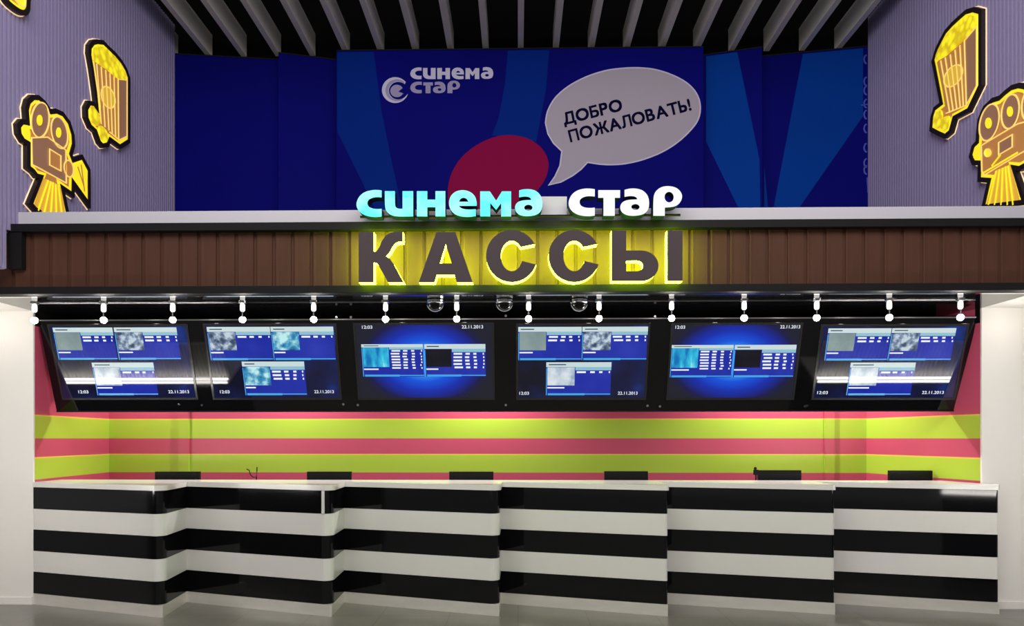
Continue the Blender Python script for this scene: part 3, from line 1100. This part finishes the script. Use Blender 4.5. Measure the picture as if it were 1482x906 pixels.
BLUECARD = screen_mat('screen_card_blue', [(.3, (14, 30, 150)), (.7, (45, 60, 175))], 2.0)
NIGHT = screen_mat('screen_night', [(.40, (12, 13, 28)), (.55, (20, 27, 72)), (.70, (26, 60, 150))], 1.5)
POSTERS = [screen_mat('poster_grey', [(.4, (120, 140, 140)), (.6, (140, 158, 155))], 3),
           screen_mat('poster_silver', [(.38, (60, 75, 95)), (.5, (120, 140, 165)), (.62, (195, 210, 222))], 18),
           screen_mat('poster_ice', [(.36, (20, 60, 110)), (.5, (60, 150, 190)), (.62, (190, 235, 235))], 9),
           screen_mat('poster_cyan', [(.35, (10, 110, 180)), (.6, (50, 190, 225)), (.7, (140, 225, 235))], 5, stretch=(3, 1, 1)),
           screen_mat('poster_dark', [(.4, (12, 12, 20)), (.7, (26, 26, 40))], 4),
           screen_mat('poster_pale', [(.35, (110, 130, 160)), (.5, (190, 205, 215)), (.65, (225, 232, 235))], 6)]
# radial blue glow of the second picture type (a picture on the screen itself)
GLOW = mat('screen_blue_globe', (.004, .004, .008), .08)
_nt = GLOW.node_tree
_b = _nt.nodes['Principled BSDF']
_t = _nt.nodes.new('ShaderNodeTexCoord')
_m = _nt.nodes.new('ShaderNodeMapping')
_m.inputs['Location'].default_value = (0, 0, -.80)
_m.inputs['Scale'].default_value = (1.55, .6, 2.35)
_nt.links.new(_t.outputs['Object'], _m.inputs[0])
_g = _nt.nodes.new('ShaderNodeTexGradient')
_g.gradient_type = 'SPHERICAL'
_nt.links.new(_m.outputs[0], _g.inputs[0])
_r = _nt.nodes.new('ShaderNodeValToRGB')
_r.color_ramp.elements[0].position, _r.color_ramp.elements[0].color = .02, (*lin(26, 28, 40), 1)
_r.color_ramp.elements[1].position, _r.color_ramp.elements[1].color = .8, (*lin(60, 160, 250), 1)
for _p, _c in ((.12, (22, 22, 70)), (.35, (18, 44, 170)), (.55, (16, 80, 215))):
    _e = _r.color_ramp.elements.new(_p)
    _e.color = (*lin(*_c), 1)
_nt.links.new(_g.outputs[0], _r.inputs[0])
_nt.links.new(_r.outputs[0], _b.inputs['Emission Color'])
_b.inputs['Emission Strength'].default_value = 1.0
BEZEL = mat('screen_bezel', (.02, .02, .022), .15)


def rect(u0, u1, v0, v1):
    return [(u0, v0), (u1, v0), (u1, v1), (u0, v1)]


def card(t, R, u0, u1, v0, v1, poster, rows, cols=3, textw=.3):
    """a film card; u, v are fractions of the screen (v down)"""
    W_, H_ = u1 - u0, v1 - v0
    hh = .18 * H_ if rows < 6 else .12 * H_
    bm = new()
    prism(bm, R(u0, u1, v0, v1), .003, .0045, PF, 0, 0)
    prism(bm, R(u0, u1, v0, v0 + hh * .8), .0046, .0052, PF, 1, 1)
    prism(bm, R(u0 + .45 * W_, u1, v0 + hh * .8, v0 + hh * 1.35), .0046, .0050, PF, 2, 2)
    prism(bm, R(u0 + .03 * W_, u0 + .6 * W_, v1 - .06 * H_, v1), .0046, .0052, PF, 3, 3)
    prism(bm, R(u0 + .6 * W_, u1, v1 - .05 * H_, v1 - .02 * H_), .0046, .0052, PF, 3, 3)
    prism(bm, R(u0, u0 + .012 * W_, v0 + hh, v1), .0046, .0051, PF, 3, 3)
    o = obj('film_card', bm, [BLUECARD, HEAD, HEAD2, CYBAR], t)
    bm = new()
    pv0 = v0 + hh * .85
    prism(bm, R(u0 + .02 * W_, u0 + .44 * W_, pv0, v0 + .70 * H_), .0053, .006, PF)
    p = obj('poster', bm, poster, o)
    bm = new()
    rh = .105 * H_ if rows < 6 else .088 * H_
    for r in range(rows):
        vv = v0 + hh * 1.5 + rh * r
        for (a, b) in ((.48, .62), (.67, .74), (.81, .86), (.955, .975)):
            jit = random.uniform(-.01, .01)
            prism(bm, R(u0 + (a + jit) * W_, u0 + (b + jit) * W_, vv, vv + rh * .52), .0046, .0052, PF)
    prism(bm, R(u0 + .02 * W_, u0 + (.02 + textw) * W_, v0 + .75 * H_, v0 + .79 * H_), .0046, .0052, PF)
    st = obj('showtimes', bm, CELL, o)
    st['kind'] = 'stuff'
    bm = new()
    prism(bm, R(u0 + .04 * W_, u0 + (.04 + textw) * W_, v0 + hh * .3, v0 + hh * .48), .0053, .0056, PF)
    obj('film_title', bm, DARKT, o)
    return o, p


def screen(label, pxl, pxr, pyt, pyb, kind, time, posters, cards):
    a = PF.at((pxl + 0), pyt)
    b = PF.at(pxr, pyt)
    c = PF.at(pxl, pyb)
    x0, x1, vt, vb = a[0], b[0], a[1], c[1]
    base = PF.pt((x0 + x1) / 2, vb)
    t = thing('display_screen', label, 'screen', base, 'ticket hall screens')

    def R(u0, u1, v0, v1):
        return rect(x0 + (x1 - x0) * u0, x0 + (x1 - x0) * u1, vt + (vb - vt) * v1, vt + (vb - vt) * v0)
    bm = new()
    prism(bm, R(0, 1, 0, 1), .0005, .003, PF)
    obj('picture', bm, NIGHT if kind == 'A' else GLOW, t)
    bm = new()
    ribbon(bm, R(-.008, 1.008, -.012, 1.012), .02, .0005, .006, PF, True)
    obj('bezel', bm, BEZEL, t)
    for cd_, po in zip(cards, posters):
        u0, u1, v0, v1, rows = cd_
        card(t, R, u0, u1, v0, v1, POSTERS[po], rows, textw=random.uniform(.15, .32))
    for s_, u0, u1 in (('12:03', time[0], time[0] + .075), ('22.11.2013', time[1], time[1] + .155)):
        bm = new()
        v1_ = time[2]
        q = R(u0, u1, v1_, v1_ + .042)
        text_bm(bm, s_, PF, q[0], (q[1][0] - q[0][0], 0), (0, q[3][1] - q[0][1]), .0056, .012)
        obj('clock_text' if ':' in s_ else 'date_text', bm, CELL, t)
    return t


A_CARDS = [(.03, .48, .03, .47, 2), (.49, .97, .03, .47, 2), (.27, .745, .50, .965, 1)]
screen('leftmost screen, three film cards, beside left recess wall', 72, 269, 472, 576, 'A', (.12, .80, .89), (0, 1, 5), [(.02, .46, .02, .46, 2), (.47, .93, .02, .46, 2), (.26, .72, .50, .96, 1)])
screen('second screen from the left, three film cards with icy poster', 297, 484, 471, 576, 'A', (.05, .80, .89), (1, 2, 2), [(.01, .50, .02, .47, 1), (.505, .99, .02, .47, 1), (.25, .74, .49, .96, 3)])
screen('third screen from the left, blue globe picture with two film cards', 514, 712, 470, 576, 'B', (.05, .78, .01), (3, 4), [(.035, .49, .26, .70, 7), (.50, .95, .26, .70, 5)])
screen('fourth screen from the left, three film cards with pale wave poster', 750, 938, 471, 576, 'A', (.01, .79, .91), (0, 1, 5), [(.0, .49, .02, .47, 2), (.495, 1.0, .02, .47, 2), (.22, .73, .50, .96, 1)])
screen('fifth screen from the left, blue globe picture with two film cards', 974, 1159, 470, 576, 'B', (.02, .84, .01), (3, 4), [(.0, .49, .27, .71, 7), (.50, .985, .27, .71, 5)])
screen('rightmost screen, three film cards, beside right recess wall', 1191, 1399, 472, 576, 'A', (.02, .77, .90), (0, 1, 5), [(.04, .48, .03, .47, 2), (.485, .93, .03, .47, 2), (.23, .69, .50, .96, 1)])

# ------------------------------------------------------------------ striped ticket counters
mods = [((48, 6.36), (235, 5.90)), ((270, 6.47), (480, 5.955)), ((498, 6.48), (723, 6.0)), (None, 6.47, (967, 6.03)), (None, 6.51, (1209, 6.116)), (None, 6.57, (1447, 6.16))]
pts = []
for m_ in mods:
    if m_[0] is None:
        fx, fy = pts[-1][1][0], m_[1]
        n_ = m_[2]
    else:
        q = atY(m_[0][0], 700, m_[0][1])
        fx, fy = q.x, m_[0][1]
        n_ = m_[1]
    q = atY(n_[0], 700, n_[1])
    pts.append(((fx, fy), (q.x, n_[1])))
# the return of one unit starts where the next begins
YBK = 6.72
ZT, ZU = 1.14, 1.093
bands = [(.891, ZU, 'black_panel'), (.698, .891, 'white_panel'), (.499, .698, 'black_panel'), (.3045, .499, 'white_panel'), (.103, .3045, 'black_panel')]
clab = ['striped counter unit at far left, beside left white wall', 'second striped counter unit from the left, below the second screen', 'third striped counter unit from the left',
        'fourth striped counter unit from the left', 'fifth striped counter unit, second from the right', 'striped counter unit at far right, beside right white wall']


def fillet(a, p, b, r, n=8):
    a, p, b = Vector(a), Vector(p), Vector(b)
    d1, d2 = (a - p).normalized(), (b - p).normalized()
    ang = d1.angle(d2)
    t = r / math.tan(ang / 2)
    s, e = p + d1 * t, p + d2 * t
    c = p + (d1 + d2).normalized() * (r / math.sin(ang / 2))
    a0 = math.atan2((s - c).y, (s - c).x)
    a1 = math.atan2((e - c).y, (e - c).x)
    da = (a1 - a0 + math.pi) % (2 * math.pi) - math.pi
    return [(c.x + r * math.cos(a0 + da * i / n), c.y + r * math.sin(a0 + da * i / n)) for i in range(n + 1)]


def ret_of(i):
    if i < 5:
        return (pts[i + 1][0][0] + .0016, pts[i + 1][0][1])
    return (pts[5][1][0] + .0, YF - .004)


def plan(i, r=.07, grow=0.0):
    r = r if i < 3 else r * .35
    f, n_ = pts[i]
    f = (f[0] + .002, f[1])
    rt_ = ret_of(i)
    P = [f] + (fillet(f, n_, rt_, r) if r else [n_]) + [rt_]
    if i == 5:
        P += [(4.17, YF - .004), (4.17, 6.40), (4.10, YBK), (f[0], YBK)]
    else:
        P += [(rt_[0], YBK), (f[0], YBK)]
    if i == 0:
        P[-1] = (f[0] + .0, YBK)
    return P


flatz = Frame((0, 0, 0), (1, 0, 0), (0, 1, 0), (0, 0, 1))
for i in range(6):
    P = plan(i)
    cx = (P[0][0] + pts[i][1][0]) / 2
    t = thing('ticket_counter', clab[i], 'counter', (cx, 6.4, 0), 'striped ticket counters')
    for z0, z1, nm in bands:
        bm = new()
        prism(bm, P, z0 + .001, z1 - .001, flatz)
        obj(nm, bm, BLACK_GLOSS if nm[0] == 'b' else WHITE_GLOSS, t)
    bm = new()
    prism(bm, plan(i, .012), 0, .102, flatz)
    obj('steel_plinth', bm, STEEL, t)
    if i == 1:
        f, n_, rt_ = Vector(pts[1][0]), Vector(pts[1][1]), Vector(ret_of(1))
        d = (f - n_).normalized()
        nrm = Vector((-d.y, d.x))
        if nrm.y > 0:
            nrm = -nrm
        fr = Frame((n_.x, n_.y, 0), (d.x, d.y, 0), (0, 0, 1), (nrm.x, nrm.y, 0))
        bm = new()
        prism(bm, rect(.072, .10, .893, ZU - .002), .0, .006, fr)
        obj('corner_bracket', bm, WHITE_GLOSS, t)

# worktop: one continuous slab following the units
P = []
for i in range(6):
    f, n_ = pts[i]
    ov = .012
    P.append((f[0] + (.004 if i == 0 else ov), f[1] - ov))
    rt_ = ret_of(i)
    nn = (n_[0] + ov, n_[1] - ov)
    rr = (rt_[0] + ov, rt_[1] - ov)
    if i == 5:
        rr = (n_[0] + ov, YF - .004)
    P += fillet(P[-1], nn, rr, .075 if i < 3 else .03)
P += [(pts[5][1][0] + .012, YF - .004), (4.17, YF - .004), (4.17, 6.40), (4.09, 6.75), (pts[0][0][0] + .004, 6.75)]
bm = new()
prism(bm, P, ZU + .0005, ZT, flatz)
tag(obj('worktop', bm, WHITE_GLOSS, origin=(0, 6.4, ZU)), 'white worktop stepping along the tops of all the striped counters', 'worktop')

# cashier desk behind the counters, hidden from the front
bm = new()
box(bm, LNX + .06, 3.93, 6.78, 7.30, .72, .75, bevel=.004)
for xx in (-4.3, -2.1, 0.1, 2.2, 3.8):
    box(bm, xx, xx + .03, 6.85, 7.25, 0, .72)
tag(obj('cashier_desk', bm, WHITE, origin=(0, 7.0, 0)), 'white cashier desk along the back of the striped counters', 'desk')

# monitors: only their upper edges show above the worktop
mon = [(224, 288, 682.5), (444, 508, 682.5), (650, 714, 682.5), (875, 938, 682), (1098, 1160, 680.5), (1288, 1350, 681)]
mlab = ['black monitor edge behind the far left counter unit', 'black monitor edge behind the second counter unit, left of centre', 'black monitor edge behind the third counter unit',
        'black monitor edge behind the fourth counter unit', 'black monitor edge beside small desk device', 'black monitor edge behind far right counter unit']
YM = 6.86
for (pa, pb, py), lab in zip(mon, mlab):
    a, b = atY(pa, py, YM), atY(pb, py, YM)
    cx, zt_ = (a.x + b.x) / 2, a.z
    w2 = (b.x - a.x) / 2
    t = thing('monitor', lab, 'monitor', (cx, YM + .05, .75), 'cashier monitors')
    bm = new()
    box(bm, cx - w2, cx + w2, YM, YM + .045, zt_ - .30, zt_, bevel=.006)
    obj('housing', bm, mat('monitor_black', (.004, .004, .004), .4, spec=.2), t)
    bm = new()
    box(bm, cx - w2 + .015, cx + w2 - .015, YM + .0452, YM + .047, zt_ - .285, zt_ - .015)
    obj('panel', bm, BLACK_GLOSS, t)
    bm = new()
    box(bm, cx - .03, cx + .03, YM + .05, YM + .075, .762, zt_ - .12)
    obj('stand', bm, CHARCOAL, t)
    bm = new()
    box(bm, cx - .11, cx + .11, YM - .03, YM + .15, .75, .762, bevel=.003)
    obj('foot', bm, CHARCOAL, t)

# bent wire holder behind the second unit
YW = 6.88
q = lambda px, py: atY(px, py, YW)
t = thing('wire_holder', 'small dark bent wire holder behind the second counter unit', 'holder', (q(366, 690).x, YW, .75))
b0 = q(371, 690)
bm = new()
tube(bm, [q(357, 679), q(360.5, 680.5), q(362.5, 687), q(366, 690.5), q(371.5, 690.5), q(371.8, 681), q(372, 676)], .0055, 8)
obj('wire_hook', bm, CHARCOAL, t)
bm = new()
tube(bm, [Vector((b0.x, YW, .76)), b0], .006, 8)
obj('post', bm, CHARCOAL, t)
bm = new()
lathe(bm, b0.x, YW, [(.05, .75), (.05, .758), (.01, .765)], 16)
obj('foot', bm, CHARCOAL, t)
# small device by the fifth monitor
YW = 6.84
c_ = atY(1094, 683, YW)
t = thing('desk_device', 'small dark device on a stem, left of the fifth monitor', 'device', (c_.x, YW, .75))
bm = new()
box(bm, c_.x - .022, c_.x + .024, YW - .015, YW + .015, c_.z - .03, c_.z + .022, bevel=.006)
obj('body', bm, CHARCOAL, t)
bm = new()
bmesh.ops.create_uvsphere(bm, u_segments=12, v_segments=8, radius=.015, matrix=Matrix.Translation((c_.x - .006, YW, c_.z + .034)))
obj('knob', bm, BLACK_GLOSS, t, smooth=True)
bm = new()
tube(bm, [(c_.x, YW, .765), (c_.x, YW, c_.z - .028)], .008)
obj('stem', bm, CHARCOAL, t)
bm = new()
lathe(bm, c_.x, YW, [(.045, .75), (.045, .76), (.012, .768)], 16)
obj('foot', bm, CHARCOAL, t)

# downlights in the recess ceiling, behind the screen wall
for px, k_ in ((205, .55), (415, 1.0), (700, 1.25), (1110, 1.0), (1232, .6)):
    light('recess_downlight', 'SPOT', (atY(px, 620, 7.4).x, 7.4, ZS - .03), NICHE_W * 4 * k_, (1, .96, .88), (atY(px, 620, 7.6).x, 7.6, 0.4), spot_size=math.radians(150), spot_blend=.8, shadow_soft_size=.04)

# flanking bar counters: out of the picture, but mirrored in the outer screens and the black bands
LED = mat('bar_led_strip', (.9, .9, .9), .4, emit=(1.0, .96, .9), strength=30.0)
for sg_, xa, xb in ((-1, -6.1, -3.75), (1, 3.8, 5.65)):
    side = 'left' if sg_ < 0 else 'right'
    t = thing('bar_counter', 'white ribbed bar counter with light strip, mirrored in the %s screen' % ('leftmost' if sg_ < 0 else 'rightmost'), 'counter', ((xa + xb) / 2, 4.5, 0), 'flanking bar counters')
    bm = new()
    box(bm, xa, xb, 4.0, 4.52, 0, .93, bevel=.006)
    obj('body', bm, CHARCOAL, t)
    bm = new()
    box(bm, xa - .02, xb + .02, 3.98, 4.60, .93, .97, bevel=.006)
    obj('bar_top', bm, WHITE_GLOSS, t)
    bm = new()
    n = int((xb - xa) / .05)
    prof = []
    for k in range(n):
        x_ = xa + (xb - xa) * k / n
        prof += [(x_, 4.50), (x_ + .012, 4.512), (x_ + .030, 4.512), (x_ + .042, 4.50)]
    prism(bm, prof + [(xb, 4.50), (xb, 4.46), (xa, 4.46)], .971, 1.45, flatz)
    obj('ribbed_splash', bm, WHITE, t)
    bm = new()
    box(bm, xa, xb, 4.545, 4.585, .971, .985)
    obj('light_strip', bm, LED, t)
    bm = new()
    box(bm, xa, xb, 4.600, 4.606, .935, .965)
    obj('light_strip', bm, LED, t)
